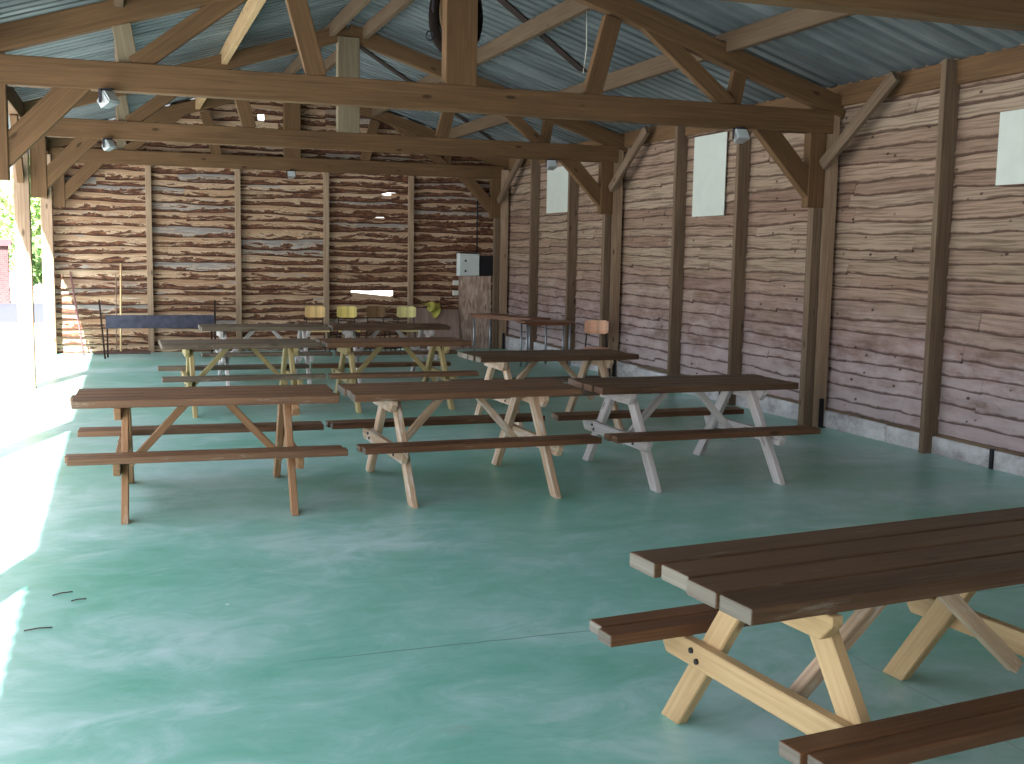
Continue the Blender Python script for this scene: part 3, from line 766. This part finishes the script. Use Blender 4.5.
# ------------------------------------------------------------------ outside, seen between the left posts
t = thing('garden_wall', 'low pink brick wall with dark red tiled top across the road', 'wall', (-9, 39.3, -.12))
b = MB(); b.box((-6, -.15, -.08), (5.7, .15, 1.75)); b.uv = [[(b.v[i].x, b.v[i].z) for i in f] for f in b.f]; b.build('brickwork', M['brick'], t)
b = MB(); b.prism([(-6.1, -.28, 1.75), (-6.1, .28, 1.75), (-6.1, 0, 1.95)], [(5.8, -.28, 1.75), (5.8, .28, 1.75), (5.8, 0, 1.95)], 12); b.build('tiled_coping', M['tile'], t)
def tree(label, loc, h, r, mat, n, seed, squat=1.0, name='leafy_tree'):
    t = thing(name, label, 'tree' if name == 'leafy_tree' else 'shrub', loc, 0, 'greenery beyond the road')
    rg = random.Random(seed); b = MB()
    b.tube([(0, 0, 0), (.08*r, 0, h*.25), (0, .05*r, h*.55), (.05*r, 0, h*.8)], [.09*r, .07*r, .05*r, .015*r], 8)
    for k in range(7):
        a = k*2.4; z0 = h*(.25+.07*k)
        b.tube([(0, 0, z0), (math.cos(a)*r*.35, math.sin(a)*r*.35, z0+.18*h), (math.cos(a)*r*.7, math.sin(a)*r*.7, z0+.24*h)], [.03*r, .02*r, .008*r], 6)
    b.build('trunk', M['bark'], t)
    b = MB(); cl = [(rg.uniform(-.6, .6)*r, rg.uniform(-.6, .6)*r, h*rg.uniform(.25, .85)*squat+.1*h) for _ in range(16)]
    for _ in range(n):
        c = Vector(rg.choice(cl)); d = Vector((rg.gauss(0, 1), rg.gauss(0, 1), rg.gauss(0, 1))).normalized()*r*.42*rg.uniform(.5, 1)
        p = c+d; p.z = max(p.z, .05); s = rg.uniform(.10, .2)
        e1 = Vector((rg.gauss(0, 1), rg.gauss(0, 1), rg.gauss(0, 1))).normalized(); e2 = e1.orthogonal().normalized()
        i = len(b.v); b.v += [p-e1*s, p-e2*s*.5, p+e1*s, p+e2*s*.5]; b.face([i, i+1, i+2, i+3], [(0, 0)]*4)
    b.build('foliage', mat, t)
    return t
tree('bright green leafy tree behind the low brick wall, left of the whitish posts', (-5.4, 47, -.2), 4.1, 2.4, M['leaf'], 5200, 1)
tree('tall green tree seen in the slit between the two whitish posts', (-1.7, 42.5, -.2), 5.0, 2.2, M['leaf'], 5200, 2)
tree('darker green shrub beside the end of the low brick wall', (-2.05, 38.9, -.2), 2.0, .95, M['leaf_dark'], 2600, 3, name='leafy_shrub')
tree('green tree farther left beyond the low brick wall', (-11.5, 46.0, -.2), 5.2, 3.0, M['leaf_dark'], 4200, 4)

# ------------------------------------------------------------------ light
w = bpy.data.worlds.new('World'); scene.world = w; w.use_nodes = True
nt = w.node_tree; nt.nodes.clear()
out = nt.nodes.new('ShaderNodeOutputWorld'); bg = nt.nodes.new('ShaderNodeBackground')
sky = nt.nodes.new('ShaderNodeTexSky'); sky.sky_type = 'NISHITA'; sky.sun_disc = False
sky.sun_elevation = math.radians(43); sky.sun_rotation = math.radians(198); sky.air_density = 1.2; sky.dust_density = 3.0
mixn = nt.nodes.new('ShaderNodeMix'); mixn.data_type = 'RGBA'; mixn.inputs[0].default_value = .55
nt.links.new(sky.outputs[0], mixn.inputs[6]); mixn.inputs[7].default_value = (8.8, 9.2, 9.7, 1)
nt.links.new(mixn.outputs[2], bg.inputs[0]); bg.inputs[1].default_value = .22
nt.links.new(bg.outputs[0], out.inputs[0])
sun = bpy.data.lights.new('sun', 'SUN'); sun.energy = 14; sun.angle = math.radians(.6); sun.color = (1, .97, .93)
so = bpy.data.objects.new('sun', sun); C.objects.link(so); so.location = (-8, -10, 12)
so.rotation_euler = Vector((.233, .693, -.682)).to_track_quat('-Z', 'Y').to_euler()

# ------------------------------------------------------------------ camera
yaw, pitch, roll = math.radians(19.38), math.radians(6.67), math.radians(1.011)
r = Vector((math.cos(yaw), -math.sin(yaw), 0)); f = Vector((math.sin(yaw), math.cos(yaw), 0)); u = Vector((0, 0, 1))
f2 = f*math.cos(pitch)-u*math.sin(pitch); u2 = u*math.cos(pitch)+f*math.sin(pitch)
r3 = r*math.cos(roll)+u2*math.sin(roll); u3 = u2*math.cos(roll)-r*math.sin(roll)
cam = bpy.data.cameras.new('camera'); co = bpy.data.objects.new('camera', cam); C.objects.link(co)
m = Matrix((r3, u3, -f2)).transposed().to_4x4(); m.translation = (0, 0, 1.75); co.matrix_world = m
cam.sensor_fit = 'HORIZONTAL'; cam.sensor_width = 36; cam.lens = 1120/1024*36; cam.clip_end = 400
scene.camera = co

scene.view_settings.view_transform = 'Standard'; scene.view_settings.look = 'None'
scene.view_settings.gamma = 1; scene.view_settings.use_curve_mapping = False
scene.view_settings.exposure = 1.15
scene.cycles.use_denoising = True
scene.cycles.max_bounces = 8; scene.cycles.diffuse_bounces = 6
